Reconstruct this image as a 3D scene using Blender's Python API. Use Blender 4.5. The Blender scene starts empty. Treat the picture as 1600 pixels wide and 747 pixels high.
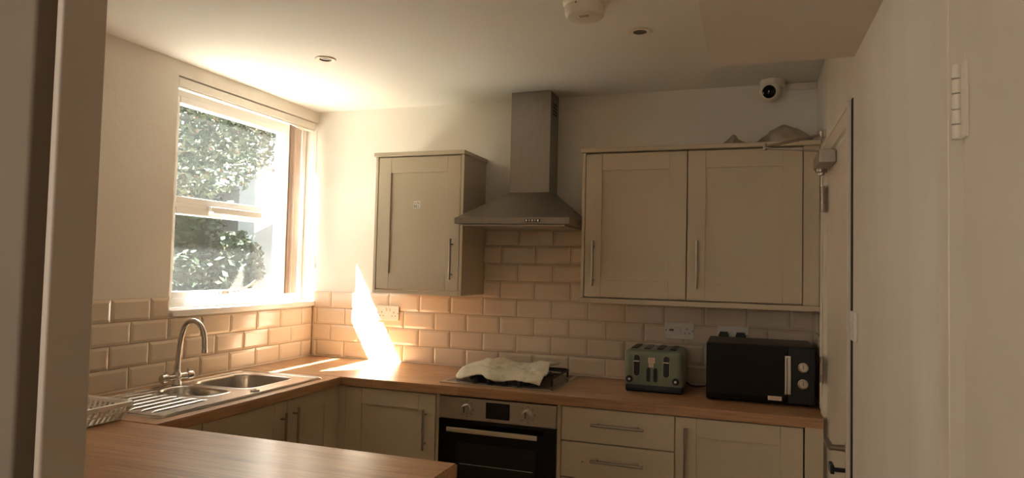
import bpy, bmesh, math, random
from mathutils import Vector, Matrix
from mathutils.geometry import tessellate_polygon
random.seed(7)
SC = bpy.context.scene
COL = SC.collection
R = math.radians
# ------------------------------------------------------------------ camera
def cam_axes(yaw, pitch, roll):
    f = Vector((-math.sin(yaw)*math.cos(pitch), math.cos(yaw)*math.cos(pitch), math.sin(pitch)))
    r = f.cross(Vector((0, 0, 1))).normalized(); u = r.cross(f)
    return r*math.cos(roll)+u*math.sin(roll), u*math.cos(roll)-r*math.sin(roll), f
cd = bpy.data.cameras.new('camera'); cam = bpy.data.objects.new('camera', cd); COL.objects.link(cam)
r_, u_, f_ = cam_axes(0.3343, 0.0417, 0.0233)
M = Matrix((r_, u_, -f_)).transposed().to_4x4(); M.translation = Vector((2.5317, -3.5529, 1.4811))
cam.matrix_world = M
cd.sensor_width = 36; cd.lens = 1052.1/1600*36; cd.clip_start = 0.02; cd.clip_end = 200
SC.camera = cam
# ------------------------------------------------------------------ world, sun, exposure
w = bpy.data.worlds.new('world'); SC.world = w; w.use_nodes = True
bg = w.node_tree.nodes['Background']; bg.inputs[0].default_value = (1.0, 0.985, 0.955, 1); bg.inputs[1].default_value = 2.2
sd = bpy.data.lights.new('sun', 'SUN'); sd.energy = 70; sd.angle = R(0.53); sd.color = (1, 0.94, 0.86)
so = bpy.data.objects.new('sun', sd); COL.objects.link(so)
so.rotation_euler = Vector((1.1, 1.0, -1.925)).to_track_quat('-Z', 'Y').to_euler()
hd = bpy.data.lights.new('hall_light', 'AREA'); hd.shape = 'RECTANGLE'; hd.size = 1.0; hd.size_y = 1.2
hd.energy = 12; hd.color = (1, 0.92, 0.82)
ho = bpy.data.objects.new('hall_light', hd); COL.objects.link(ho)
ho.location = (.9, -4.9, 1.7); ho.rotation_euler = (R(90), 0, 0)
SC.view_settings.view_transform = 'Standard'; SC.view_settings.look = 'None'
SC.view_settings.gamma = 1; SC.view_settings.use_curve_mapping = False
SC.view_settings.exposure = 1.02
SC.cycles.use_denoising = True
SC.cycles.max_bounces = 10; SC.cycles.diffuse_bounces = 8; SC.cycles.glossy_bounces = 4
SC.cycles.sample_clamp_indirect = 6
SC.cycles.caustics_reflective = False; SC.cycles.caustics_refractive = False

# ------------------------------------------------------------------ materials
def mat(name, col, rough=0.5, metal=0.0, var=0.0, scale=8.0, bump=0.0, bscale=60.0, stretch=(1, 1, 1), col2=None, coat=0.0, spec=0.5):
    m = bpy.data.materials.new(name); m.use_nodes = True
    nt = m.node_tree; b = nt.nodes['Principled BSDF']
    b.inputs['Base Color'].default_value = (*col, 1); b.inputs['Roughness'].default_value = rough
    b.inputs['Metallic'].default_value = metal; b.inputs['Coat Weight'].default_value = coat
    b.inputs['Specular IOR Level'].default_value = spec
    tc = nt.nodes.new('ShaderNodeTexCoord'); mp = nt.nodes.new('ShaderNodeMapping'); mp.inputs['Scale'].default_value = stretch
    nt.links.new(tc.outputs['Object'], mp.inputs[0])
    if col2 is None: col2 = tuple(c*(1-var) for c in col)
    n = nt.nodes.new('ShaderNodeTexNoise'); n.inputs['Scale'].default_value = scale; n.inputs['Detail'].default_value = 5
    nt.links.new(mp.outputs[0], n.inputs['Vector'])
    cr = nt.nodes.new('ShaderNodeValToRGB'); cr.color_ramp.elements[0].position = .35; cr.color_ramp.elements[1].position = .65
    cr.color_ramp.elements[0].color = (*col2, 1); cr.color_ramp.elements[1].color = (*col, 1)
    nt.links.new(n.outputs[0], cr.inputs[0]); nt.links.new(cr.outputs[0], b.inputs['Base Color'])
    if bump:
        n2 = nt.nodes.new('ShaderNodeTexNoise'); n2.inputs['Scale'].default_value = bscale; n2.inputs['Detail'].default_value = 4
        nt.links.new(mp.outputs[0], n2.inputs['Vector'])
        bp = nt.nodes.new('ShaderNodeBump'); bp.inputs['Strength'].default_value = bump; bp.inputs['Distance'].default_value = .01
        nt.links.new(n2.outputs[0], bp.inputs['Height']); nt.links.new(bp.outputs[0], b.inputs['Normal'])
    return m

def wood(name, along='x'):
    m = bpy.data.materials.new(name); m.use_nodes = True; nt = m.node_tree; b = nt.nodes['Principled BSDF']
    tc = nt.nodes.new('ShaderNodeTexCoord'); mp = nt.nodes.new('ShaderNodeMapping')
    if along == 'y': mp.inputs['Rotation'].default_value = (0, 0, R(90))
    nt.links.new(tc.outputs['Object'], mp.inputs[0])
    # staves of slightly different tone
    br = nt.nodes.new('ShaderNodeTexBrick'); br.inputs['Scale'].default_value = 1.0
    br.inputs['Brick Width'].default_value = .46; br.inputs['Row Height'].default_value = .042
    br.inputs['Mortar Size'].default_value = .0006; br.inputs['Mortar Smooth'].default_value = .5; br.offset = .37
    br.inputs['Color1'].default_value = (.53, .31, .175, 1); br.inputs['Color2'].default_value = (.42, .235, .125, 1)
    br.inputs['Mortar'].default_value = (.34, .17, .08, 1)
    nt.links.new(mp.outputs[0], br.inputs['Vector'])
    m2 = nt.nodes.new('ShaderNodeMapping'); m2.inputs['Scale'].default_value = (2.5, 45, 45)
    nt.links.new(mp.outputs[0], m2.inputs[0])
    n = nt.nodes.new('ShaderNodeTexNoise'); n.inputs['Scale'].default_value = 2.4; n.inputs['Detail'].default_value = 6
    nt.links.new(m2.outputs[0], n.inputs['Vector'])
    cr = nt.nodes.new('ShaderNodeValToRGB'); cr.color_ramp.elements[0].position = .3; cr.color_ramp.elements[1].position = .7
    cr.color_ramp.elements[0].color = (.70, .66, .60, 1); cr.color_ramp.elements[1].color = (1.08, 1.05, 1.0, 1)
    nt.links.new(n.outputs[0], cr.inputs[0])
    mx = nt.nodes.new('ShaderNodeMix'); mx.data_type = 'RGBA'; mx.blend_type = 'MULTIPLY'; mx.inputs[0].default_value = 1
    nt.links.new(br.outputs[0], mx.inputs[6]); nt.links.new(cr.outputs[0], mx.inputs[7])
    nt.links.new(mx.outputs[2], b.inputs['Base Color'])
    b.inputs['Roughness'].default_value = .3
    return m

MT = dict(
    wall=mat('wall_paint', (.79, .74, .67), .75, var=.05, scale=1.6, bump=.12, bscale=35),
    ceil=mat('ceiling_paint', (.77, .73, .66), .8, var=.05, scale=1.2, bump=.08, bscale=20),
    stainwall=mat('marked_wall_paint', (.79, .74, .67), .6, scale=2.2, col2=(.66, .61, .53), bump=.15, bscale=30, stretch=(1, 1, .35)),
    gloss=mat('white_gloss_paint', (.74, .67, .55), .35, var=.06, scale=5, bump=.03, bscale=40),
    upvc=mat('white_upvc', (.82, .80, .78), .25, var=.02),
    tile=mat('cream_glazed_tile', (.75, .63, .50), .13, var=.07, scale=2.5, bump=.02, bscale=25),
    grout=mat('grout', (.62, .50, .38), .8, var=.15, scale=20),
    caulk=mat('silicone_sealant', (.78, .72, .62), .4, var=.1, scale=30),
    cab=mat('cream_cabinet_paint', (.60, .50, .36), .42, var=.04, scale=3, bump=.02, bscale=120),
    carc=mat('cream_carcass', (.60, .50, .36), .45, var=.04, scale=3),
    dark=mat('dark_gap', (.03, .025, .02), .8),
    nickel=mat('brushed_nickel', (.36, .30, .235), .32, 1, var=.1, scale=60, stretch=(1, 1, 8)),
    steel=mat('brushed_steel', (.52, .46, .40), .33, 1, var=.08, scale=12, stretch=(1, 1, 30)),
    hoodsteel=mat('hood_brushed_steel', (.31, .275, .24), .38, 1, var=.1, scale=10, stretch=(30, 30, 1)),
    sinksteel=mat('sink_steel', (.66, .62, .57), .24, 1, var=.05, scale=30),
    chrome=mat('chrome', (.62, .59, .56), .12, 1),
    chromebright=mat('polished_metal', (.8, .77, .72), .15, 1),
    black=mat('black_plastic', (.012, .012, .012), .35, spec=.4),
    blackglass=mat('black_glass', (.004, .004, .004), .06, spec=.35),
    iron=mat('black_cast_iron', (.02, .02, .02), .5, bump=.1, bscale=200),
    green=mat('sage_green_enamel', (.19, .22, .15), .3, var=.08),
    cloth=mat('cream_terry_cloth', (.84, .78, .60), .95, var=.12, scale=40, bump=.6, bscale=260),
    white=mat('white_plastic', (.78, .74, .68), .4, var=.03),
    sensor=mat('cream_plastic', (.70, .62, .5), .4, var=.03),
    paper=mat('white_label_paper', (.80, .66, .52), .6, var=.03),
    redink=mat('red_ink', (.55, .12, .07), .7),
    ink=mat('dark_ink', (.14, .12, .12), .7),
    slat=mat('beige_blind_fabric', (.66, .52, .44), .85, var=.08, scale=10, bump=.15, bscale=300),
    floor=mat('floor_vinyl', (.30, .24, .18), .4, var=.2, scale=3),
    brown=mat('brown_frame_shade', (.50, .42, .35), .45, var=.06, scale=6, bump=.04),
    bag=mat('translucent_plastic_bag', (.42, .35, .26), .35, var=.2, scale=12, bump=.5, bscale=30),
    leaf=mat('green_leaf', (.028, .044, .026), .6, scale=.9, col2=(.018, .03, .02), spec=.3),
    leafp=mat('pale_leaf', (.075, .085, .05), .6, scale=1.6, col2=(.05, .06, .035), spec=.3),
    leafo=mat('orange_leaf', (.17, .095, .055), .5, var=.3),
    bark=mat('bark', (.05, .04, .03), .9, var=.4, scale=20, bump=.5),
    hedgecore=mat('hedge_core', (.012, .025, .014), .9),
    render=mat('pale_render', (.17, .185, .20), .8, var=.08, scale=3, bump=.1),
    slate=mat('slate_roof', (.15, .155, .165), .7, var=.15, scale=6),
    grass=mat('lawn', (.05, .055, .035), .9, var=.4, scale=14, bump=.4),
    brickout=mat('exterior_brick', (.35, .17, .10), .85, var=.3, scale=14, bump=.3),
    woodx=wood('oak_worktop_along_x', 'x'), woody=wood('oak_worktop_along_y', 'y'),
)
g = bpy.data.materials.new('window_glass'); g.use_nodes = True
b = g.node_tree.nodes['Principled BSDF']; b.inputs['Transmission Weight'].default_value = 1; b.inputs['Roughness'].default_value = 0
b.inputs['IOR'].default_value = 1.02; b.inputs['Base Color'].default_value = (.93, .96, .95, 1)
# clear glass: mostly transparent so that sun rays pass the pane
nt = g.node_tree; out = nt.nodes['Material Output']; tr = nt.nodes.new('ShaderNodeBsdfTransparent'); tr.inputs[0].default_value = (.92, .95, .94, 1)
gl = nt.nodes.new('ShaderNodeBsdfGlossy'); gl.inputs['Roughness'].default_value = .02; gl.inputs[0].default_value = (1, 1, 1, 1)
lw = nt.nodes.new('ShaderNodeLayerWeight'); pw = nt.nodes.new('ShaderNodeMath'); pw.operation = 'POWER'; pw.inputs[1].default_value = 4
fr = nt.nodes.new('ShaderNodeMath'); fr.operation = 'MULTIPLY_ADD'; fr.inputs[1].default_value = .45; fr.inputs[2].default_value = .03
nt.links.new(lw.outputs['Facing'], pw.inputs[0]); nt.links.new(pw.outputs[0], fr.inputs[0])
ms = nt.nodes.new('ShaderNodeMixShader'); nt.links.new(fr.outputs[0], ms.inputs[0]); nt.links.new(tr.outputs[0], ms.inputs[1]); nt.links.new(gl.outputs[0], ms.inputs[2])
df = nt.nodes.new('ShaderNodeBsdfTranslucent'); df.inputs[0].default_value = (.85, .88, .9, 1)   # dusty pane
ms2 = nt.nodes.new('ShaderNodeMixShader'); ms2.inputs[0].default_value = .006
nt.links.new(ms.outputs[0], ms2.inputs[1]); nt.links.new(df.outputs[0], ms2.inputs[2]); nt.links.new(ms2.outputs[0], out.inputs[0])
MT['glass'] = g

# ------------------------------------------------------------------ helpers
def box(bm, x0, x1, y0, y1, z0, z1, bev=0.0, seg=2, T=None):
    if x0 > x1: x0, x1 = x1, x0
    if y0 > y1: y0, y1 = y1, y0
    if z0 > z1: z0, z1 = z1, z0
    t = bmesh.new()
    bmesh.ops.create_cube(t, size=1)
    for v in t.verts:
        v.co = Vector(((x0+x1)/2+v.co.x*(x1-x0), (y0+y1)/2+v.co.y*(y1-y0), (z0+z1)/2+v.co.z*(z1-z0)))
    if bev: bmesh.ops.bevel(t, geom=t.edges[:], offset=bev, segments=seg, affect='EDGES', profile=.5, clamp_overlap=True)
    merge(bm, t, T)
def merge(bm, t, T=None):
    if T is not None: bmesh.ops.transform(t, matrix=T, verts=t.verts)
    me = bpy.data.meshes.new('tmp'); t.to_mesh(me); t.free(); bm.from_mesh(me); bpy.data.meshes.remove(me)
def cyl(bm, p0, p1, r0, r1=None, seg=20, bev=0.0, caps=True):
    p0 = Vector(p0); p1 = Vector(p1); r1 = r0 if r1 is None else r1
    t = bmesh.new(); L = (p1-p0).length
    bmesh.ops.create_cone(t, cap_ends=caps, segments=seg, radius1=r0, radius2=r1, depth=L)
    if bev: bmesh.ops.bevel(t, geom=[e for e in t.edges if all(len(f.verts) > 4 for f in e.link_faces) is False and any(len(f.verts) > 4 for f in e.link_faces)], offset=bev, segments=2, affect='EDGES')
    q = (p1-p0).to_track_quat('Z', 'Y').to_matrix().to_4x4(); q.translation = (p0+p1)/2
    merge(bm, t, q)
def lathe(bm, prof, c, axis=(0, 0, 1), seg=28):
    """prof: (radius, height) pairs along axis from point c"""
    t = bmesh.new(); rings = []
    for r, h in prof:
        rings.append([t.verts.new((r*math.cos(2*math.pi*i/seg), r*math.sin(2*math.pi*i/seg), h)) for i in range(seg)] if r > 1e-6 else [t.verts.new((0, 0, h))])
    for a, b2 in zip(rings, rings[1:]):
        for i in range(seg):
            j = (i+1) % seg
            if len(a) == 1: t.faces.new((a[0], b2[j], b2[i]))
            elif len(b2) == 1: t.faces.new((a[i], a[j], b2[0]))
            else: t.faces.new((a[i], a[j], b2[j], b2[i]))
    q = Vector(axis).to_track_quat('Z', 'Y').to_matrix().to_4x4(); q.translation = Vector(c)
    merge(bm, t, q)
def tube(bm, pts, r, seg=10, closed=False):
    pts = [Vector(p) for p in pts]; n = len(pts); t = bmesh.new(); rings = []; up = None
    rr = r if isinstance(r, (list, tuple)) else [r]*n
    for i, p in enumerate(pts):
        if closed: d = (pts[(i+1) % n]-pts[i-1]).normalized()
        else: d = (pts[min(i+1, n-1)]-pts[max(i-1, 0)]).normalized()
        if up is None:
            up = d.orthogonal().normalized()
        else:
            up = (up-d*up.dot(d)).normalized()
        s = d.cross(up)
        rings.append([t.verts.new(p+(up*math.cos(2*math.pi*k/seg)+s*math.sin(2*math.pi*k/seg))*rr[i]) for k in range(seg)])
    m = n if closed else n-1
    for i in range(m):
        a = rings[i]; c = rings[(i+1) % n]
        for k in range(seg):
            t.faces.new((a[k], a[(k+1) % seg], c[(k+1) % seg], c[k]))
    if not closed: t.faces.new(rings[0][::-1]); t.faces.new(rings[-1])
    merge(bm, t)
def spline(pts, n=8):
    P = [Vector(p) for p in pts]; P = [P[0]*2-P[1]]+P+[P[-1]*2-P[-2]]; out = []
    for i in range(1, len(P)-2):
        for k in range(n):
            t = k/n; a, b1, c, d = P[i-1:i+3]
            out.append(.5*((2*b1)+(c-a)*t+(2*a-5*b1+4*c-d)*t*t+(3*b1-a-3*c+d)*t**3))
    out.append(P[-2]); return out
def prism(bm, poly, h0, h1, T=None):
    """poly in xy extruded h0..h1 in z"""
    t = bmesh.new(); a = [t.verts.new((x, y, h0)) for x, y in poly]; c = [t.verts.new((x, y, h1)) for x, y in poly]
    t.faces.new(a[::-1]); t.faces.new(c)
    for i in range(len(poly)):
        j = (i+1) % len(poly); t.faces.new((a[i], a[j], c[j], c[i]))
    merge(bm, t, T)

def tag(o, label=None, cat=None, group=None, kind=None):
    if label: o['label'] = label
    if cat: o['category'] = cat
    if group: o['group'] = group
    if kind: o['kind'] = kind
    return o
WLOC = {}
def thing(name, loc, label, cat, group=None):
    o = bpy.data.objects.new(name, None); COL.objects.link(o); o.location = loc; o.empty_display_size = .05
    WLOC[o.name] = Vector(loc); return tag(o, label, cat, group)
def obj(name, bm, m, parent=None, smooth=True, angle=35, mesh=None, recalc=True):
    if mesh is None:
        if recalc: bmesh.ops.recalc_face_normals(bm, faces=bm.faces)
        cs = [v.co for v in bm.verts]
        lo = Vector([min(c[i] for c in cs) for i in range(3)]); hi = Vector([max(c[i] for c in cs) for i in range(3)])
        ctr = Vector(((lo.x+hi.x)/2, (lo.y+hi.y)/2, lo.z))
        for v in bm.verts: v.co -= ctr
        me = bpy.data.meshes.new(name); bm.to_mesh(me); bm.free()
        for mm in (m if isinstance(m, (list, tuple)) else [m]): me.materials.append(mm)
        if smooth:
            me.shade_smooth(); me.set_sharp_from_angle(angle=R(angle))
    else:
        me, ctr = mesh
    o = bpy.data.objects.new(name, me); COL.objects.link(o)
    WLOC[o.name] = ctr.copy(); o.location = ctr
    if smooth:
        wn = o.modifiers.new('weighted', 'WEIGHTED_NORMAL'); wn.keep_sharp = True; wn.weight = 80
    if parent is not None:
        o.parent = parent; o.location = ctr-WLOC[parent.name]
    return o
def copy_tree(o, parent=None, off=None):
    c = o.copy(); COL.objects.link(c); c.parent = parent
    if parent is None and off is not None: c.location = o.location+Vector(off)
    for k in [x for x in list(COL.objects) if x.parent == o]: copy_tree(k, c)
    return c
def B(): return bmesh.new()

def bar_handle(name, parent, p0, p1, out, r=.006, m='nickel', off=.03, inset=.028):
    """bar between p0,p1 (on the door face), standing off along out"""
    p0, p1, out = Vector(p0), Vector(p1), Vector(out); d = (p1-p0).normalized()
    bm = B(); cyl(bm, p0+out*off, p1+out*off, r, seg=14, bev=.001)
    for q in (p0+d*inset, p1-d*inset): cyl(bm, q, q+out*off, r*.75, seg=10)
    return obj(name, bm, MT[m], parent)

# ------------------------------------------------------------------ room shell
ZC = 2.42; W = 2.842
def struct(name, m, *boxes, bev=0):
    bm = B()
    for q in boxes: box(bm, *q, bev=bev)
    o = obj(name, bm, MT[m] if isinstance(m, str) else m, smooth=bool(bev)); o['kind'] = 'structure'; return o
floor = struct('floor', 'floor', (-.3, 4.2, -5.3, .2, -.1, 0))
ceiling = struct('ceiling', 'ceil', (-.16, 4.2, -5.3, .2, ZC, ZC+.15))
wall_back = struct('wall_back', 'wall', (-.3, 4.2, 0, .2, 0, ZC))
wall_left = struct('wall_left', 'wall', (-.16, 0, -5.3, -1.105, 0, ZC), (-.16, 0, -1.105, 0, 0, 1.213), (-.16, 0, -1.105, 0, 2.352, ZC))
# right wall: beside/over the closed door, and the nearer stretch standing slightly proud
wall_right = struct('wall_right', 'stainwall', (W+.012, W+.2, -.545, 0, 0, ZC), (W+.012, W+.2, -1.21, -.545, 1.955, ZC), (W+.012, W+.2, -1.30, -1.21, 0, ZC),
                    (W-.004, W+.2, -2.318, -1.30, 0, ZC))
wall_hall = struct('wall_hall', 'wall', (3.05, 3.2, -5.3, -2.318, 0, ZC))
wall_rear = struct('wall_rear', 'wall', (-.3, 3.2, -5.3, -5.1, 0, ZC))
wall_front = struct('wall_front', 'wall', (0, 1.48, -2.826, -2.70, 0, ZC))
bulkhead = struct('ceiling_bulkhead', mat('bulkhead_paint', (.70, .62, .545), .75, var=.04, scale=2), (2.418, W-.004, -5.0, -1.322, 2.14, ZC))

# ------------------------------------------------------------------ tiles
RP = .0988; TZ = .914
tile_cache = {}
def tile_mesh(wd, ht):
    key = (round(wd, 4), round(ht, 4))
    if key not in tile_cache:
        bm = B(); hw = wd/2; bv = min(.013, wd*.3)
        def ring(i, h): return [bm.verts.new(p) for p in ((-hw+i, -h, i), (hw-i, -h, i), (hw-i, -h, ht-i), (-hw+i, -h, ht-i))]
        rs = [ring(0, 0), ring(0, .0045), ring(.0008, .0055), ring(bv, .0095)]
        for a, c in zip(rs, rs[1:]):
            for k in range(4): bm.faces.new((a[k], a[(k+1) % 4], c[(k+1) % 4], c[k]))
        bm.faces.new(rs[-1]); bmesh.ops.recalc_face_normals(bm, faces=bm.faces)
        me = bpy.data.meshes.new('tile'); bm.to_mesh(me); bm.free(); me.materials.append(MT['tile']); tile_cache[key] = me
    return tile_cache[key]
def tiles(parent, place, rotz, rows, off_odd, u0, u1, skip=None):
    """rows: list of row numbers (1 = lowest). joints at off_odd (+.1 on even rows) modulo .2"""
    for r in rows:
        z = .91+RP*(r-1); o = (off_odd if r % 2 else off_odd+.1) % .2
        edges = [u0]; k = math.floor((u0-o)/.2)
        while True:
            e = o+.2*k
            if e >= u1-.006: break
            if e > u0+.006: edges.append(e)
            k += 1
        edges.append(u1)
        for a, c in zip(edges, edges[1:]):
            zz, ht = z+.0015, RP-.003
            me = tile_mesh(c-a-.0028, ht)
            t = bpy.data.objects.new('tile', me); COL.objects.link(t); t.parent = parent
            p = place((a+c)/2, zz)
            t.location = Vector(p)-WLOC[parent.name]; t.rotation_euler = (random.uniform(-.004, .004), 0, rotz+random.uniform(-.004, .004))
ZB = TZ
def grout(parent, *q):
    bm = B()
    for a in q: box(bm, *a)
    obj('grout', bm, MT['grout'], parent, smooth=False)
ztop4 = .91+4*RP
grout(wall_back, (0.004, W+.01, -.0035, -.0005, .905, ztop4), (1.125, 1.775, -.0035, -.0005, ztop4, .91+8.4*RP))
tiles(wall_back, lambda u, z: (u, -.003, z), 0, [1, 2, 3, 4], .8385, .006, W+.008)
tiles(wall_back, lambda u, z: (u, -.003, z), 0, [5, 6, 7, 8], .8385, 1.128, 1.773)
grout(wall_left, (.0005, .0035, -2.79, -.004, .905, .91+3*RP-.001), (.0005, .0035, -2.79, -1.108, .91+3*RP-.001, ztop4))
tiles(wall_left, lambda u, z: (.003, u, z), R(90), [1, 2, 3], -.3138, -2.79, -.013)
tiles(wall_left, lambda u, z: (.003, u, z), R(90), [4], -.3138, -2.79, -1.108)
grout(wall_right, (W+.0085, W+.0115, -.462, -.004, .905, ztop4))
tiles(wall_right, lambda u, z: (W+.009, u, z), R(-90), [1, 2, 3, 4], -.07, -.460, -.013)

# ------------------------------------------------------------------ window
win = thing('window_1', (-.1, -.55, 1.24), None, None); win['kind'] = 'structure'
FX0, FX1 = -.155, -.085          # frame depth
bm = B(); YL, YR, ZB0, ZT = -1.103, -.003, 1.245, 2.349
fz = .06
box(bm, FX0, FX1, YL, YL+fz, ZB0, ZT, .004); box(bm, FX0, FX1, YR-.185, YR-.148, ZB0, ZT, .004); box(bm, FX0, FX1, YR-.045, YR, ZB0, ZT, .004)
box(bm, FX0, FX1, YR-.148, YR-.045, ZB0, ZB0+.07, .004); box(bm, FX0, FX1, YR-.148, YR-.045, ZT-.07, ZT, .004)
box(bm, FX0, FX1, YL+fz, YR-.185, ZB0, ZB0+.045, .004); box(bm, FX0, FX1, YL+fz, YR-.185, ZT-.07, ZT, .004)
box(bm, FX0, FX1, YL+fz, YR-.185, 1.735, 1.760, .004)
obj('window_frame', bm, MT['upvc'], win)
bm = B(); box(bm, -.118, -.114, YR-.150, YR-.043, ZB0+.066, ZT-.066); obj('pane', bm, MT['glass'], win, smooth=False)
def sash(z0, z1):
    bm = B(); y0, y1 = YL+fz+.002, YR-.187; s = .035; x0, x1 = -.14, -.084
    box(bm, x0, x1, y0, y0+s, z0, z1, .006); box(bm, x0, x1, y1-s, y1, z0, z1, .006)
    box(bm, x0, x1, y0+s, y1-s, z0, z0+s, .006); box(bm, x0, x1, y0+s, y1-s, z1-s, z1, .006)
    o = obj('sash', bm, MT['upvc'], win)
    bm = B(); box(bm, -.118, -.114, y0+s-.004, y1-s+.004, z0+s-.004, z1-s+.004); obj('pane', bm, MT['glass'], o, smooth=False)
    return o
s_up = sash(1.756, 2.282); s_lo = sash(1.288, 1.738)
bm = B(); box(bm, -.0835, -.062, -.80, -.42, 1.728, 1.756, .004); box(bm, -.062, -.054, -.79, -.43, 1.722, 1.731, .002)
tag(obj('trickle_vent', bm, MT['upvc'], win))
bm = B(); box(bm, -.0835, -.062, -.70, -.62, 1.300, 1.322, .003)
tube(bm, spline([(-.06, -.66, 1.312), (-.045, -.60, 1.318), (-.035, -.53, 1.348), (-.03, -.49, 1.372)], 5), .0055, 8)
obj('window_stay', bm, MT['steel'], win)
sill = struct('trim_1', 'upvc', (-.085, .022, -1.104, -.001, 1.2135, 1.243), bev=.004)
sill['label'] = 'white window sill board'
# ------------------------------------------------------------------ vertical blind
bl = thing('vertical_blind', (0, -.55, 2.29), 'beige vertical fabric blind drawn back to the right of the window', 'blind')
bm = B(); box(bm, -.052, -.008, -1.09, -.02, 2.305, 2.346, .003); box(bm, -.046, -.014, -1.085, -.025, 2.296, 2.304, .002)
obj('headrail', bm, MT['white'], bl)
for i in range(8):
    y = -.236+i*.0143; a = R(-16+random.uniform(-3, 3)); dx, dy = .0445*math.sin(a), .0445*math.cos(a)
    cx = -.014-.0042*i; bm = B()
    n = 6; z0, z1 = 1.295, 2.292
    vs = []
    for z in (z0, z1):
        for k in range(n+1):
            s = (k/n-.5)*2; bow = .004*(1-s*s)
            vs.append(bm.verts.new((cx+dx*s-bow*dy/.0445, y+dy*s+bow*dx/.0445, z)))
    for k in range(n): bm.faces.new((vs[k], vs[k+1], vs[n+1+k+1], vs[n+1+k]))
    ge = bmesh.ops.extrude_face_region(bm, geom=bm.faces[:])
    for v in [v for v in ge['geom'] if isinstance(v, bmesh.types.BMVert)]: v.co.y -= .0008
    s = obj('slat', bm, MT['slat'], bl)
    bm = B(); box(bm, -.035, .035, -.0015, .0015, 0, .028, .001, T=Matrix.Translation((cx, y, 1.27)) @ Matrix.Rotation(math.atan2(dy, dx), 4, 'Z'))
    obj('slat_weight', bm, MT['white'], s)
bm = B(); pts = [(.012, -.03, 2.30), (.016, -.028, 1.9), (.020, -.024, 1.56), (.026, -.022, 1.475), (.030, -.032, 1.47), (.026, -.040, 1.56), (.016, -.036, 1.9), (.010, -.034, 2.30)]
tube(bm, spline(pts, 6), .0018, 6)
for z in (1.47,): lathe(bm, [(0, 0), (.006, .004), (.007, .014), (.004, .022), (0, .024)], (.028, -.027, z-.022), seg=12)
obj('pull_chain', bm, MT['white'], bl)

# ------------------------------------------------------------------ worktop
wt = thing('worktop', (.6, -.9, .87), 'oak effect laminate worktop running round the back, window side and peninsula', 'worktop')
def slab(poly, holes, m, z0=.87, z1=.91):
    loops = [poly]+holes; vec = [[Vector((x, y, 0)) for x, y in l] for l in loops]
    tris = tessellate_polygon(vec); flat = [v for l in vec for v in l]
    bm = B(); top = [bm.verts.new((v.x, v.y, z1)) for v in flat]; bot = [bm.verts.new((v.x, v.y, z0)) for v in flat]
    for t in tris:
        bm.faces.new([top[i] for i in t]); bm.faces.new([bot[i] for i in t][::-1])
    k = 0; hard = []
    for l in loops:
        n = len(l)
        for i in range(n):
            j = (i+1) % n; bm.faces.new((bot[k+i], bot[k+j], top[k+j], top[k+i]))
        k += n
    bmesh.ops.recalc_face_normals(bm, faces=bm.faces)
    ed = [e for e in bm.edges if abs(e.verts[0].co.z-z1) < 1e-5 and abs(e.verts[1].co.z-z1) < 1e-5 and e.calc_face_angle(0) > 1]
    bmesh.ops.bevel(bm, geom=ed, offset=.0035, segments=2, affect='EDGES')
    return obj('slab', bm, m, wt, smooth=True)
slab([(.0045, -.0045), (.0045, -.6), (.612, -.6), (.618, -.606), (W-.014, -.606), (W+.004, -.5), (W+.004, -.0045)], [], MT['woodx'])
slab([(.0045, -.601), (.614, -.601), (.6195, -.61), (.6195, -1.734), (.0045, -1.734)], [[(.12, -1.33), (.47, -1.33), (.47, -.755), (.12, -.755)]], MT['woody'])
slab([(.0045, -1.7345), (1.748, -1.7345), (1.748, -2.36), (.0045, -2.36)], [], MT['woodx'])
bm = B()
box(bm, .005, W, -.0125, -.0035, .9101, .915, .002); box(bm, .0035, .0125, -2.35, -.012, .9101, .915, .002)
box(bm, W+.000, W+.008, -.47, -.012, .9101, .916, .002)
obj('sealant_bead', bm, MT['caulk'], wt)

# ------------------------------------------------------------------ cabinets
def shaker(bm_T, w, h, thick=.02, stile=.078, rail=.078):
    """door with its frame at local x 0..w, z 0..h, front at y=-thick"""
    T = bm_T; bm = B(); e = .0006
    box(bm, 0, stile-e, -thick, 0, 0, h, .0012, 1, T); box(bm, w-stile+e, w, -thick, 0, 0, h, .0012, 1, T)
    box(bm, stile, w-stile, -thick, 0, 0, rail, .0012, 1, T); box(bm, stile, w-stile, -thick, 0, h-rail, h, .0012, 1, T)
    p = B(); box(p, stile-.002, w-stile+.002, -thick+.008, -.003, rail-.002, h-rail+.002, 0, 1, T)
    return bm, p
def add_door(parent, T, w, h, m, handle, stile=.078, rail=.078, label=None):
    """handle: (u, z0, z1) local, vertical"""
    bm, p = shaker(T, w, h, stile=stile, rail=rail)
    d = obj('door', bm, m, parent)
    obj('panel', p, m, d, smooth=False)
    if handle:
        u, z0, z1 = handle; out = (T.to_3x3() @ Vector((0, -1, 0)))
        bar_handle('handle', d, T @ Vector((u, -.02, z0)), T @ Vector((u, -.02, z1)), out)
    return d
def TB(x, y, z): return Matrix.Translation((x, y, z))
def TL(x, y, z): return Matrix.Translation((x, y, z)) @ Matrix.Rotation(R(90), 4, 'Z')   # local -y -> +x, local x -> +y
cab = MT['cab']; carc = MT['carc']
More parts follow.
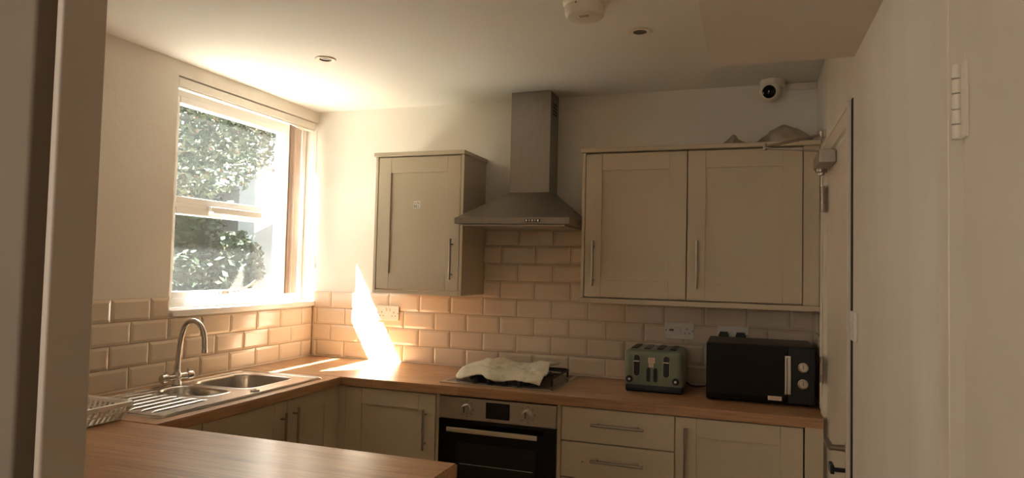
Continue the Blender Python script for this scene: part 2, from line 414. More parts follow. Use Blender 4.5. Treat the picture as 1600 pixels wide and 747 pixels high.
# left wall cabinet
c1 = thing('wall_cabinet', (.872, -.16, 1.325), 'cream single door wall cabinet between the window and the cooker hood', 'cabinet')
bm = B(); y0 = -.012
box(bm, .613, .629, -.328, y0, 1.325, 2.066, .001, 1); box(bm, 1.122, 1.138, -.328, y0, 1.325, 2.066, .001, 1)
box(bm, .629, 1.122, -.28, y0, 1.345, 1.363); box(bm, .629, 1.122, -.02, y0, 1.36, 2.06); box(bm, .629, 1.122, -.28, y0, 2.04, 2.066)
obj('carcass', bm, carc, c1)
bm = B(); box(bm, .606, 1.144, -.342, -.004, 2.067, 2.088, .0015, 1); obj('cornice', bm, carc, c1)
bm = B(); box(bm, .6295, 1.1215, -.328, -.306, 1.3255, 1.344, .001, 1); obj('light_rail', bm, carc, c1)
add_door(c1, TB(.6325, -.307, 1.3490), .486, .7125, cab, (.449, .058, .272), .075, .085)
bm = B(); box(bm, .845, .885, -.32-.0004, -.3191, 1.783, 1.824); note = obj('taped_note', bm, MT['white'], c1, smooth=False); note['label'] = 'small white taped note with faint handwriting'
bm = B()
for q in [(.849, .851, 1.786, 1.803), (.855, .857, 1.786, 1.804), (.849, .857, 1.794, 1.796), (.861, .863, 1.786, 1.803), (.861, .867, 1.802, 1.804), (.861, .866, 1.794, 1.796), (.861, .867, 1.786, 1.788), (.871, .873, 1.787, 1.803), (.873, .877, 1.787, 1.789),
          (.850, .864, 1.812, 1.814), (.868, .8725, 1.811, 1.817), (.874, .876, 1.806, 1.815)]:
    box(bm, q[0], q[1], -.3209, -.3205, q[2], q[3])
obj('handwriting', bm, MT['ink'], note, smooth=False)
# right wall cabinet
c2 = thing('wall_cabinet', (2.3, -.16, 1.32), 'wide cream two door wall cabinet above the toaster and microwave', 'cabinet')
bm = B()
box(bm, 1.772, 1.786, -.328, y0, 1.342, 2.049, .001, 1); box(bm, 2.772, 2.838, -.322, -.300, 1.342, 2.049, .001, 1)
box(bm, 1.787, 2.822, -.28, y0, 1.342, 1.358); box(bm, 1.787, 2.838, -.02, y0, 1.36, 2.04); box(bm, 1.787, 2.822, -.28, y0, 2.03, 2.049)
box(bm, 2.822, 2.838, -.299, y0, 1.342, 2.049); box(bm, 2.268, 2.279, -.27, y0, 1.36, 2.03)
obj('carcass', bm, carc, c2)
bm = B(); box(bm, 1.766, 2.840, -.345, -.004, 2.050, 2.070, .0015, 1); obj('cornice', bm, carc, c2)
bm = B(); box(bm, 1.770, 2.840, -.345, -.012, 1.318, 1.341, .0015, 1); obj('light_rail', bm, carc, c2)
add_door(c2, TB(1.789, -.307, 1.3465), .481, .6975, cab, (.045, .053, .272), .080, .082)
add_door(c2, TB(2.275, -.307, 1.3465), .493, .6975, cab, (.045, .053, .277), .080, .082)
# base cabinets, back run
def base_carcass(parent, x0, x1):
    bm = B(); box(bm, x0, x0+.016, -.552, -.02, .12, .869); box(bm, x1-.016, x1, -.552, -.02, .12, .869)
    box(bm, x0+.016, x1-.016, -.552, -.02, .12, .136); box(bm, x0+.016, x1-.016, -.03, -.02, .136, .86); box(bm, x0+.016, x1-.016, -.552, -.5, .85, .869)
    box(bm, x0, x1, -.53, -.515, .001, .119)
    obj('carcass', bm, carc, parent, smooth=False)
c3 = thing('base_cabinet', (.88, -.3, 0), 'cream base cabinet in the back corner left of the oven', 'cabinet')
base_carcass(c3, .64, 1.138)
add_door(c3, TB(.642, -.575, .125), .494, .738, cab, (.445, .475, .668), .09, .078)
c4 = thing('drawer_unit', (2.0, -.3, 0), 'cream drawer unit right of the oven', 'cabinet')
base_carcass(c4, 1.757, 2.255)
for z0, z1 in ((.716, .864), (.556, .711), (.346, .551), (.125, .341)):
    bm = B(); box(bm, 1.760, 2.253, -.595, -.575, z0, z1, .0015, 1); d = obj('drawer', bm, cab, c4)
    zh = .5*(z0+z1)+.008
    bar_handle('handle', d, (1.897, -.595, zh), (2.128, -.595, zh), (0, -1, 0))
bm = B(); lathe(bm, [(0, 0), (.0035, .0), (.0035, .0006), (0, .0008)], (1.857, -.595, .628), (0, -1, 0), 10); obj('scuff_mark', bm, MT['ink'], c4)
c5 = thing('base_cabinet', (2.5, -.3, 0), 'cream base cabinet under the microwave', 'cabinet')
base_carcass(c5, 2.256, 2.760)
add_door(c5, TB(2.2575, -.575, .125), .498, .738, cab, (.042, .475, .700), .085, .078)
bm = B(); box(bm, 2.762, W-.012, -.590, -.572, .12, .868, .001, 1); obj('filler_strip', bm, carc, c5)
# base cabinets, window run (fronts facing +x)
c6 = thing('sink_cabinet', (.3, -1.1, 0), 'cream two door base cabinet under the sink', 'cabinet')
bm = B(); box(bm, .02, .578, -1.733, -1.717, .12, .869); box(bm, .02, .578, -.642, -.626, .12, .869); box(bm, .02, .578, -1.717, -.642, .12, .136); box(bm, .02, .03, -1.717, -.642, .136, .69)
box(bm, .56, .578, -1.717, -.642, .84, .869); box(bm, .52, .535, -1.733, -.626, .001, .119)
obj('carcass', bm, carc, c6, smooth=False)
add_door(c6, TL(.580, -1.500, .125), .497, .738, cab, (.457, .475, .690), .085, .078)
add_door(c6, TL(.580, -1.000, .125), .372, .738, cab, (.042, .475, .700), .085, .078)
bm = B(); box(bm, .580, .598, -1.728, -1.503, .125, .865, .001, 1); obj('filler_strip', bm, carc, c6)
bm = B(); box(bm, .579, .5985, -.626, -.576, .12, .867, .001, 1); box(bm, .599, .6405, -.594, -.576, .12, .867, .001, 1); obj('corner_post', bm, carc, c6)
c7 = thing('peninsula_cabinet', (1.1, -2.05, 0), 'base unit carrying the peninsula worktop', 'cabinet')
bm = B(); box(bm, .625, 1.70, -2.30, -1.78, .12, .869, .002, 1); box(bm, .63, 1.66, -2.26, -1.84, .001, .12); obj('carcass', bm, carc, c7)

# ------------------------------------------------------------------ oven
ov = thing('oven', (1.447, -.3, .14), 'built in electric oven with steel control panel and black glass door', 'oven')
bm = B(); box(bm, 1.160, 1.734, -.574, -.02, .14, .868); obj('body', bm, MT['dark'], ov, smooth=False)
bm = B(); box(bm, 1.158, 1.736, -.602, -.575, .760, .862, .0015, 1); obj('control_panel', bm, MT['steel'], ov)
bm = B(); box(bm, 1.158, 1.736, -.600, -.575, .145, .756, .003); od = obj('door', bm, MT['blackglass'], ov)
bm = B(); box(bm, 1.255, 1.645, -.6008, -.6002, .30, .655)
obj('door_window', bm, mat('smoked_glass', (.012, .010, .008), .12), od, smooth=False)
bm = B()
for z in (.555, .43):
    cyl(bm, (1.27, -.6012, z), (1.63, -.6012, z), .0012, seg=6)
obj('shelf_rail', bm, MT['steel'], od)
bm = B(); box(bm, 1.222, 1.664, -.655, -.645, .711, .733, .002)
for x in (1.25, 1.636): box(bm, x-.007, x+.007, -.646, -.599, .714, .730, .001)
obj('handle', bm, MT['chromebright'], od)
bm = B(); box(bm, 1.398, 1.515, -.604, -.6015, .776, .850, .001, 1); box(bm, 1.404, 1.509, -.605, -.6035, .782, .844)
obj('clock_display', bm, MT['blackglass'], ov)
for x in (1.300, 1.600):
    bm = B(); lathe(bm, [(0, 0), (.024, 0), (.024, .004), (.019, .007), (.0185, .026), (.0165, .029), (0, .029)], (x, -.602, .812), (0, -1, 0)); k = obj('knob', bm, MT['steel'], ov)
    bm = B(); box(bm, x-.002, x+.002, -.636, -.631, .800, .829, .001, 1); obj('pointer', bm, MT['black'], k)
    for i in range(7):
        bm = B(); a = R(-40+i*43); cx, cz = x+.036*math.sin(a), .812+.036*math.cos(a)
        box(bm, cx-.0025, cx+.0025, -.6026, -.6021, cz-.0025, cz+.0025)
        obj('dial_mark', bm, MT['ink'], ov, smooth=False)
bm = B(); box(bm, 1.1395, 1.1565, -.590, -.02, .12, .868, .001, 1)
tag(obj('end_panel', bm, carc), 'narrow cream upright strip at the left side of the oven', 'panel')
bm = B(); box(bm, 1.7375, 1.7560, -.590, -.02, .12, .868, .001, 1)
tag(obj('end_panel', bm, carc), 'narrow cream upright strip at the right side of the oven', 'panel')

# ------------------------------------------------------------------ cooker hood
hd_ = thing('cooker_hood', (1.45, -.2, 1.69), 'pyramid shaped brushed steel chimney cooker hood', 'cooker hood')
X0, X1, Y0 = 1.155, 1.747, -.475; cx0, cx1, cy = 1.336, 1.556, -.168; yb = -.012
bm = B()
def ring(x0, x1, y, z): return [bm.verts.new(p) for p in ((x0, yb, z), (x0, y, z), (x1, y, z), (x1, yb, z))]
rs = [ring(X0, X1, Y0, 1.692), ring(X0, X1, Y0, 1.722), ring(X0+.006, X1-.006, Y0+.006, 1.7235), ring(cx0-.004, cx1+.004, cy-.004, 1.877), ring(cx0-.004, cx1+.004, cy-.004, 1.881)]
for a, c in zip(rs, rs[1:]):
    for k in range(4): bm.faces.new((a[k], a[(k+1) % 4], c[(k+1) % 4], c[k]))
bm.faces.new(rs[-1]); bm.faces.new(rs[0][::-1])
obj('canopy', bm, MT['hoodsteel'], hd_, smooth=False)
bm = B(); box(bm, cx0, cx1, cy, yb, 1.8815, ZC-.002, .001, 1); ch = obj('chimney', bm, MT['hoodsteel'], hd_)
bm = B()
for z in (2.30, 2.318, 2.336, 2.354): box(bm, cx1, cx1+.001, -.13, -.05, z, z+.008)
obj('vent_slots', bm, MT['dark'], ch, smooth=False)
bm = B(); box(bm, X0+.03, X1-.03, Y0+.03, yb-.01, 1.682, 1.691, .002); f1 = obj('filter', bm, MT['steel'], hd_)
bm = B(); lathe(bm, [(0, 0), (.0045, 0), (.0045, .005), (.0035, .006), (0, .006)], (1.535, Y0, 1.707), (0, -1, 0), 14)
btn = obj('button', bm, MT['chromebright'], hd_)
for i in range(1, 5):
    q = btn.copy(); COL.objects.link(q); q.location.x += .0145*i
bm = B(); box(bm, 1.525, 1.603, Y0-.0008, Y0-.0001, 1.701, 1.713); obj('button_strip', bm, MT['black'], hd_, smooth=False)

# ------------------------------------------------------------------ hob, towel
hb = thing('gas_hob', (1.42, -.28, .911), 'stainless steel four burner gas hob set into the worktop', 'hob')
bm = B(); box(bm, 1.125, 1.705, -.532, -.045, .9105, .9165, .0025); obj('hob_plate', bm, MT['sinksteel'], hb)
bm = B(); box(bm, 1.150, 1.680, -.505, -.07, .9166, .9185, .001, 1); obj('hob_surface', bm, mat('dark_brushed_steel', (.27, .24, .21), .35, 1), hb)
for i, (x, y, r) in enumerate([(1.27, -.40, .045), (1.27, -.17, .035), (1.55, -.40, .035), (1.55, -.17, .05)]):
    bm = B(); lathe(bm, [(0, 0), (r, 0), (r, .010), (r*.9, .012), (r*.85, .012), (r*.85, .019), (r*.78, .022), (0, .022)], (x, y, .9186)); obj('burner', bm, MT['iron'], hb)
def grate(x0, x1):
    bm = B(); y0, y1 = -.462, -.10; z = .953; r = .0055
    tube(bm, [(x0+.02, y0, z), (x1-.02, y0, z), (x1, y0+.02, z), (x1, y1-.02, z), (x1-.02, y1, z), (x0+.02, y1, z), (x0, y1-.02, z), (x0, y0+.02, z)], r, 8, closed=True)
    cx = (x0+x1)/2
    for yc in (-.40, -.17):
        for dx, dy in ((1, 0), (-1, 0)): tube(bm, [(cx+dx*(x1-x0)/2, yc, z), (cx+dx*.03, yc, z+.002)], r, 8)
        for s in (-1, 1): tube(bm, [(cx, yc+s*.09, z), (cx, yc+s*.028, z+.002)], r, 8)
    tube(bm, [(x0, -.285, z), (x1, -.285, z)], r, 8)
    tube(bm, [(cx, y0, z), (cx, y0+.03, z)], r, 8)
    tube(bm, [(cx, y1, z), (cx, y1-.03, z)], r, 8)
    for x in (x0, x1):
        for y in (y0+.03, y1-.03): tube(bm, [(x, y, z), (x, y, .919)], r, 8)
    return obj('pan_support', bm, MT['iron'], hb)
grate(1.185, 1.41); grate(1.43, 1.665)
bm = B()
for i, y in enumerate((-.46, -.36, -.26, -.16)): pass
bm.free()
for i in range(4):
    bm = B(); lathe(bm, [(0, 0), (.017, 0), (.017, .004), (.0135, .006), (.0125, .022), (0, .024)], (1.30+i*.075, -.4945, .9186), seg=18)
    obj('knob', bm, MT['black'], hb)
# towel draped over the pan supports
def towel():
    import mathutils.noise as N
    nu, nv = 64, 44; bm = B(); P00, P10, P11, P01 = [Vector(p) for p in ((1.190, -.522, 0), (1.628, -.512, 0), (1.600, -.075, 0), (1.160, -.10, 0))]
    grid = []
    for j in range(nv+1):
        row = []
        for i in range(nu+1):
            u, v = i/nu, j/nv
            p = P00*(1-u)*(1-v)+P10*u*(1-v)+P11*u*v+P01*(1-u)*v
            p.y += .014*math.sin(u*9+1)*(1-v)-.01*math.sin(u*17)*(1-v)+.03*(1-v)**2*(1-u)**3
            p.x += .012*math.sin(v*7)*(u-.5)*2
            z = .971+.008*math.sin(u*5+v*3)+.020*math.exp(-((u-.30)/.14)**2)*(v**.7)+.012*N.noise(Vector((u*6, v*5, 3.3)))+.006*N.noise(Vector((u*16, v*12, 1)))
            d = min(u, 1)*(nu*.0068)
            if u < .13: z -= .044*((.13-u)/.13)**1.5
            if v < .12: z -= (.030+.010*math.sin(u*13+.6))*((.12-v)/.12)**1.4
            if u > .93: z -= .004*((u-.93)/.07)
            row.append(bm.verts.new((p.x, p.y, max(z, .926))))
        grid.append(row)
    for j in range(nv):
        for i in range(nu): bm.faces.new((grid[j][i], grid[j][i+1], grid[j+1][i+1], grid[j+1][i]))
    o = obj('dish_towel', bm, MT['cloth'], angle=180)
    s = o.modifiers.new('thick', 'SOLIDIFY'); s.thickness = .009; s.offset = 1
    d = o.modifiers.new('soft', 'SUBSURF'); d.levels = 1; d.render_levels = 1
    return tag(o, 'cream terry dish towel draped over the hob', 'towel')
towel()

# ------------------------------------------------------------------ sink, tap, plug, rack
sk = thing('kitchen_sink', (.32, -1.18, .911), 'stainless steel one and a half bowl inset sink with drainer', 'sink')
def rrect(x0, x1, y0, y1, r, n=6):
    pts = []
    for cx, cy, a0 in ((x1-r, y1-r, 0), (x0+r, y1-r, 90), (x0+r, y0+r, 180), (x1-r, y0+r, 270)):
        for k in range(n+1): a = R(a0+90*k/n); pts.append((cx+r*math.cos(a), cy+r*math.sin(a)))
    return pts
bowls = [(.135, .468, -1.105, -.765, .07, .16), (.150, .440, -1.318, -1.150, .06, .11)]
outer = rrect(.082, .566, -1.662, -.690, .018, 4)
holes = [rrect(a, b2, c, d, r) for a, b2, c, d, r, _ in bowls]
loops = [outer]+holes; vec = [[Vector((x, y, 0)) for x, y in l] for l in loops]; tris = tessellate_polygon(vec); flat = [v for l in vec for v in l]
bm = B(); zt = .9155; top = [bm.verts.new((v.x, v.y, zt)) for v in flat]
for t in tris: bm.faces.new([top[i] for i in t])
n0 = len(outer); low = [bm.verts.new((.32+(x-.32)*1.006, -1.176+(y+1.176)*1.004, .9105)) for x, y in outer]
for i in range(n0): j = (i+1) % n0; bm.faces.new((top[i], top[j], low[j], low[i]))
obj('sink_plate', bm, MT['sinksteel'], sk, angle=50)
for (a, b2, c, d, r, dep) in bowls:
    bm = B(); prev = None; n = None
    for ins, z in ((-.006, .9162), (-.002, .9178), (.003, .9162), (.006, .908), (.010, .9155-dep*.5), (.014, .9155-dep+.03), (.028, .9155-dep+.006), (.05, .9155-dep)):
        pts = rrect(a+ins, b2-ins, c+ins, d-ins, max(r-ins*.3, .02)); cur = [bm.verts.new((x, y, z)) for x, y in pts]
        if prev:
            for i in range(len(cur)): j = (i+1) % len(cur); bm.faces.new((prev[i], prev[j], cur[j], cur[i]))
        prev = cur
    bm.faces.new(prev[::-1])
    bw = obj('bowl', bm, MT['sinksteel'], sk, angle=60)
    bm = B(); lathe(bm, [(0, .001), (.02, .001), (.036, .003), (.043, .003), (.044, 0)], ((a+b2)/2, (c+d)/2, .9155-dep+.0005)); obj('drain', bm, MT['chrome'], bw)
bm = B(); lathe(bm, [(0, 0), (.010, 0), (.012, .002), (.012, .003), (.006, .003), (.006, .001), (0, .001)], (.30, -1.146-.008, .885), (0, -1, 0), 16); obj('overflow', bm, MT['chrome'], sk)
for i in range(7):
    x = .165+i*.052; ya, yb2 = -1.625, -1.355
    if i == 0: yb2 = -1.30
    bm = B(); tube(bm, [(x, ya, .9152), (x, ya+.02, .9168), (x, yb2-.03, .9168), (x, yb2, .915)], [.002, .0045, .0045, .002], 8); obj('drainer_ridge', bm, MT['sinksteel'], sk)
bm = B(); tube(bm, [(x, y, .9162) for x, y in rrect(.090, .558, -1.654, -.698, .016, 4)], .0035, 6, closed=True); obj('rim', bm, MT['sinksteel'], sk)
tp = thing('mixer_tap', (.092, -1.15, .916), 'chrome mixer tap with a swan neck spout behind the sink', 'tap')
bm = B(); lathe(bm, [(0, 0), (.021, 0), (.021, .006), (.019, .012), (.017, .03), (.018, .052), (.014, .06), (0, .06)], (0.1170, -1.155, .9165)); cyl(bm, (0.1170, -1.155, .96), (0.1170, -1.155, 1.0), .013, .012)
cyl(bm, (0.1150, -1.205, .952), (0.1150, -1.100, .952), .0155, seg=20, bev=.002)
obj('body', bm, MT['chrome'], tp)
for s in (-1, 1):
    bm = B(); y = -1.1525+s*.0535
    lathe(bm, [(0, 0), (.0165, 0), (.020, .004), (.020, .028), (.017, .033), (0, .034)], (.115, y, .952), (0, s, 0), 20)
    box(bm, .110, .120, y+s*.012-.005, y+s*.012+.005, .970, .982, .002)
    obj('tap_handle', bm, MT['chrome'], tp)
bm = B(); pts = spline([(0.1170, -1.155, .995), (0.1210, -1.154, 1.06), (0.1290, -1.152, 1.13), (0.1490, -1.150, 1.185), (0.1870, -1.147, 1.207), (0.2250, -1.144, 1.190), (0.2470, -1.141, 1.145), (0.2520, -1.140, 1.085)], 6)
tube(bm, pts, .0115, 14); cyl(bm, (0.2522, -1.14, 1.083), (0.2526, -1.14, 1.066), .0125)
cyl(bm, (0.1170, -1.155, .985), (0.1175, -1.155, 1.003), .0145)
obj('spout', bm, MT['chrome'], tp)
bm = B(); lathe(bm, [(0, 0), (.019, 0), (.021, .003), (.019, .006), (.006, .007), (.005, .009), (0, .0095)], (.515, -1.115, .9157)); tag(obj('sink_plug', bm, MT['chrome']), 'small round chrome plug lying on the front ledge of the sink', 'plug')
# dish rack
rk = thing('dish_rack', (.36, -1.95, .911), 'white plastic dish drainer basket at the left end of the worktop', 'dish rack')
bx0, bx1, by0, by1 = .235, .455, -2.12, -1.735; fl = .028; zr = .972
bm = B(); box(bm, bx0, bx1, by0, by1, .9112, .917, .002)
def wall_bars(p0, p1, o0, o1, n):
    p0, p1, o0, o1 = map(Vector, (p0, p1, o0, o1))
    for i in range(n+1):
        t = i/n; a = p0.lerp(p1, t); c = o0.lerp(o1, t); tube(bm, [a, a.lerp(c, .5), c], .0042, 6)
A = [(bx1, by0, .915), (bx1, by1, .915), (bx0, by1, .915), (bx0, by0, .915)]
O = [(bx1+fl, by0-fl, zr), (bx1+fl, by1+fl, zr), (bx0-fl, by1+fl, zr), (bx0-fl, by0-fl, zr)]
obj('base_tray', bm, MT['white'], rk)
bm = B()
for i, n in ((0, 18), (1, 11), (2, 18), (3, 11)): wall_bars(A[i], A[(i+1) % 4], O[i], O[(i+1) % 4], n)
for t in (.0, .45):
    ps = [Vector(a).lerp(Vector(o), t) for a, o in zip(A, O)]; tube(bm, ps, .003, 6, closed=True)
obj('side_bars', bm, MT['white'], rk)
bm = B(); pr = []
for ins, z in ((-.004, zr-.012), (.006, zr-.010), (.006, zr+.004), (-.004, zr+.006), (-.010, zr+.001), (-.010, zr-.006)):
    pr.append([bm.verts.new((x, y, z)) for x, y in rrect(bx0-fl-ins, bx1+fl+ins, by0-fl-ins, by1+fl+ins, .03, 5)])
for a, c in zip(pr, pr[1:]+pr[:1]):
    for i in range(len(a)): j = (i+1) % len(a); bm.faces.new((a[i], a[j], c[j], c[i]))
obj('rim', bm, MT['white'], rk)

# ------------------------------------------------------------------ toaster
ts = thing('toaster', (2.13, -.22, .911), 'sage green four slice toaster with black base and two black levers', 'toaster')
def rbox(bm, x0, x1, y0, y1, z0, z1, r, seg=5, only=None):
    t = B(); bmesh.ops.create_cube(t, size=1)
    for v in t.verts: v.co = Vector(((x0+x1)/2+v.co.x*(x1-x0), (y0+y1)/2+v.co.y*(y1-y0), (z0+z1)/2+v.co.z*(z1-z0)))
    ed = [e for e in t.edges if only is None or only(e)]
    bmesh.ops.bevel(t, geom=ed, offset=r, segments=seg, affect='EDGES', profile=.5); merge(bm, t)
tx0, tx1, ty0, ty1 = 1.996, 2.266, -.35, -.085
bm = B(); rbox(bm, tx0+.004, tx1-.004, ty0+.004, ty1-.004, .912, .945, .008, 2); obj('base', bm, MT['black'], ts)
bm = B(); rbox(bm, tx0, tx1, ty0, ty1, .9455, 1.108, .026, 6, only=lambda e: not (e.verts[0].co.z < 1 and e.verts[1].co.z < 1)); obj('shell', bm, MT['green'], ts)
bm = B()
for i, x in enumerate((2.035, 2.095, 2.155, 2.215)): box(bm, x-.014, x+.014, ty0+.045, ty1-.045, 1.1082, 1.1125, .001, 1)
obj('slot_frames', bm, MT['black'], ts)
def stadium(bm, xc, z0, z1, wd, y0, y1, n=10):
    r = wd/2; P = [(xc+r*math.cos(R(180*k/n)), z1-r+r*math.sin(R(180*k/n))) for k in range(n+1)]+[(xc-r*math.cos(R(180*k/n)), z0+r-r*math.sin(R(180*k/n))) for k in range(n+1)]
    T = Matrix(((1, 0, 0, 0), (0, 0, 1, 0), (0, 1, 0, 0), (0, 0, 0, 1))); prism(bm, P, y0, y1, T)
    return P
for xc in (2.054, 2.190):
    bm = B(); P = stadium(bm, xc, .985, 1.085, .030, ty0-.0015, ty0+.002); c = obj('lever_channel', bm, MT['black'], ts, smooth=False)
    bm = B(); tube(bm, [(x, ty0-.002, z) for x, z in P], .0014, 6, closed=True); obj('channel_trim', bm, MT['chromebright'], c)
    bm = B(); box(bm, xc-.013, xc+.013, ty0-.016, ty0-.0015, 1.053, 1.0585, .001, 1); obj('lever', bm, MT['chromebright'], ts)
for xc in (2.108, 2.140):
    bm = B(); stadium(bm, xc, .962, 1.027, .017, ty0-.0025, ty0+.002); obj('button_pad', bm, MT['black'], ts, smooth=False)
for xc in (2.020, 2.232):
    bm = B(); lathe(bm, [(0, 0), (.0165, 0), (.0165, .006), (.0145, .009), (0, .009)], (xc, ty0, .970), (0, -1, 0), 22); k = obj('browning_dial', bm, MT['black'], ts)
    bm = B(); lathe(bm, [(0, 0), (.0065, 0), (.006, .002), (0, .0022)], (xc, ty0-.009, .970), (0, -1, 0), 16); obj('dial_centre', bm, MT['chromebright'], k)
def label(x0, x1, z0, z1, y, rows, parent, name='sticker', cols=1):
    bm = B(); box(bm, x0, x1, y-.0005, y, z0, z1); s = obj(name, bm, MT['paper'], parent, smooth=False)
    bm = B(); h = (z1-z0)
    for i in range(rows):
        z = z1-h*(i+1)/(rows+1)
        box(bm, x0+.15*(x1-x0), x1-.15*(x1-x0), y-.0009, y-.0005, z-h*.035, z+h*.035)
    obj('print', bm, MT['redink'], s, smooth=False); return s
label(2.106, 2.137, 1.048, 1.074, ty0-.0002, 3, ts); label(2.109, 2.131, 1.029, 1.046, ty0-.0002, 2, ts)
bm = B(); tube(bm, spline([(2.262, -.11, .935), (2.285, -.10, .918), (2.32, -.085, .915), (2.36, -.07, .93), (2.375, -.045, 1.02), (2.40, -.03, 1.12), (2.428, -.036, 1.155)], 6), .0035, 8); obj('power_cord', bm, MT['black'], ts)
# ------------------------------------------------------------------ microwave
mw = thing('microwave', (2.59, -.2, .911), 'black microwave with silver handle and two silver dials in the right corner', 'microwave')
mx0, mx1, my0, my1, mz0, mz1 = 2.369, 2.817, -.385, -.06, .918, 1.165
bm = B(); rbox(bm, mx0, mx1, my0, my1, mz0, mz1, .006, 2); obj('housing', bm, MT['black'], mw)
bm = B(); rbox(bm, mx0+.001, mx1-.109, my0-.018, my0-.0005, mz0+.004, mz1-.002, .004, 2); md = obj('door', bm, MT['blackglass'], mw)
bm = B(); rbox(bm, mx1-.107, mx1-.001, my0-.018, my0-.0005, mz0+.004, mz1-.002, .004, 2); mp_ = obj('control_panel', bm, MT['black'], mw)
bm = B(); rbox(bm, 2.693, 2.703, my0-.050, my0-.040, .965, 1.130, .003, 2)
rbox(bm, 2.704, 2.719, my0-.048, my0-.018, .965, 1.130, .003, 2); rbox(bm, 2.694, 2.718, my0-.049, my0-.018, 1.118, 1.130, .003, 2)
obj('handle', bm, MT['chromebright'], md)
for z in (1.080, 1.010):
    bm = B(); lathe(bm, [(0, 0), (.021, 0), (.021, .004), (.0175, .006), (.0165, .02), (.014, .022), (0, .022)], (2.768, my0-.018, z), (0, -1, 0)); k = obj('dial', bm, MT['chromebright'], mw)
    bm = B(); box(bm, 2.7665, 2.7695, my0-.0415, my0-.040, z-.004, z+.013); obj('pointer', bm, MT['ink'], k, smooth=False)
label(2.628, 2.684, .932, .950, my0-.0185, 2, mw)
for x in (mx0+.03, mx1-.03):
    for y in (my0+.03, my1-.03):
        bm = B(); lathe(bm, [(0, 0), (.010, 0), (.012, .006), (0, .0065)], (x, y, .9112), seg=12); obj('foot', bm, MT['black'], mw)

# ------------------------------------------------------------------ sockets
def plate(name, label_, x0, z0, kind):
    w_, h_ = .146, .086; y = -.0128
    t = thing(name, (x0+w_/2, y, z0), label_, 'socket')
    bm = B(); rbox(bm, x0, x0+w_, y-.009, y, z0, z0+h_, .003, 2); obj('plate', bm, MT['white'], t)
    def holes(xc, zc):
        bm = B(); box(bm, xc-.002, xc+.002, y-.0096, y-.0091, zc+.008, zc+.016)
        for s in (-1, 1): box(bm, xc+s*.011-.0032, xc+s*.011+.0032, y-.0096, y-.0091, zc-.011, zc-.007)
        obj('pin_holes', bm, MT['dark'], t, smooth=False)
    def rocker(xc, zc, a=.0045, c=.009):
        bm = B(); box(bm, xc-a, xc+a, y-.0125, y-.009, zc-c, zc+c, .0015, 1); obj('rocker_switch', bm, MT['white'], t)
    for s in (.007, w_-.007):
        bm = B(); lathe(bm, [(0, 0), (.0032, 0), (.0025, .0012), (0, .0012)], (x0+s, y-.009, z0+h_/2), (0, -1, 0), 12); obj('screw', bm, MT['ink'], t)
    if kind == 'double':
        holes(x0+.033, z0+.036); holes(x0+w_-.033, z0+.036); rocker(x0+.062, z0+.063); rocker(x0+w_-.062, z0+.063)
    elif kind == 'cooker':
        rocker(x0+.066, z0+.045, .015, .015); holes(x0+w_-.033, z0+.040)
        bm = B(); box(bm, x0+.024, x0+.046, y-.0098, y-.0091, z0+.040, z0+.050); obj('indicator', bm, MT['ink'], t, smooth=False)
    return t
plate('wall_socket', 'white double wall socket under the left wall cabinet', .467, 1.150, 'double')
plate('wall_socket', 'white switched wall socket above the toaster', 2.143, 1.135, 'cooker')
plate('wall_socket', 'white double wall socket with two black plugs behind the microwave', 2.404, 1.127, 'double')
def plug(x, lab):
    t = thing('plug', (x, -.022, 1.160), lab, 'plug', 'black plugs behind the microwave')
    bm = B(); yy = -.0222
    P = [(x-.023, 1.145), (x-.016, 1.139), (x+.016, 1.139), (x+.023, 1.145), (x+.025, 1.168), (x+.018, 1.185), (x-.018, 1.185), (x-.025, 1.168)]
    T = Matrix(((1, 0, 0, 0), (0, 0, 1, 0), (0, 1, 0, 0), (0, 0, 0, 1))); prism(bm, P, yy-.024, yy, T)
    obj('plug_body', bm, MT['black'], t)
    bm = B(); cyl(bm, (x, yy-.013, 1.139), (x, yy-.013, 1.128), .006, .0045); cyl(bm, (x, yy-.013, 1.13), (x+.004, yy-.016, 1.09), .0035, seg=10); obj('cord', bm, MT['black'], t)
plug(2.433, 'black plug on the left of the socket behind the microwave'); plug(2.513, 'black plug on the right of the socket behind the microwave')

# ------------------------------------------------------------------ ceiling fittings
def downlight(x, y, lab):
    t = thing('downlight', (x, y, ZC), lab, 'ceiling light', 'recessed ceiling downlights')
    bm = B(); lathe(bm, [(.026, -.001), (.028, -.0045), (.044, -.006), (.047, -.003), (.047, -.0002)], (x, y, ZC), seg=36); obj('bezel', bm, MT['sensor'], t)
    bm = B(); lathe(bm, [(0, -.0008), (.024, -.0008), (.0262, -.0035)], (x, y, ZC), seg=28); obj('lamp', bm, mat('unlit_lamp', (.10, .075, .05), .2), t)
downlight(.696, -.943, 'recessed ceiling downlight nearest the window'); downlight(2.132, -.925, 'recessed ceiling downlight beside the smoke detector')
sm = thing('smoke_detector', (1.99, -1.27, ZC), 'round cream smoke detector on the ceiling', 'smoke detector')
bm = B(); lathe(bm, [(.0, -.001), (.078, -.001), (.078, -.008), (.074, -.016), (.071, -.018), (.070, -.040), (.066, -.052), (.058, -.058), (.03, -.0595), (0, -.06)], (1.99, -1.27, ZC), seg=40); obj('housing', bm, MT['sensor'], sm)
bm = B()
for i in range(5): box(bm, 1.978+i*.007, 1.981+i*.007, -1.302, -1.286, ZC-.0606, ZC-.0585)
obj('vent_slots', bm, MT['ink'], sm, smooth=False)
bm = B(); lathe(bm, [(0, 0), (.008, 0), (.007, -.004), (0, -.005)], (1.969, -1.27, ZC-.059), seg=14); obj('test_button', bm, MT['sensor'], sm)
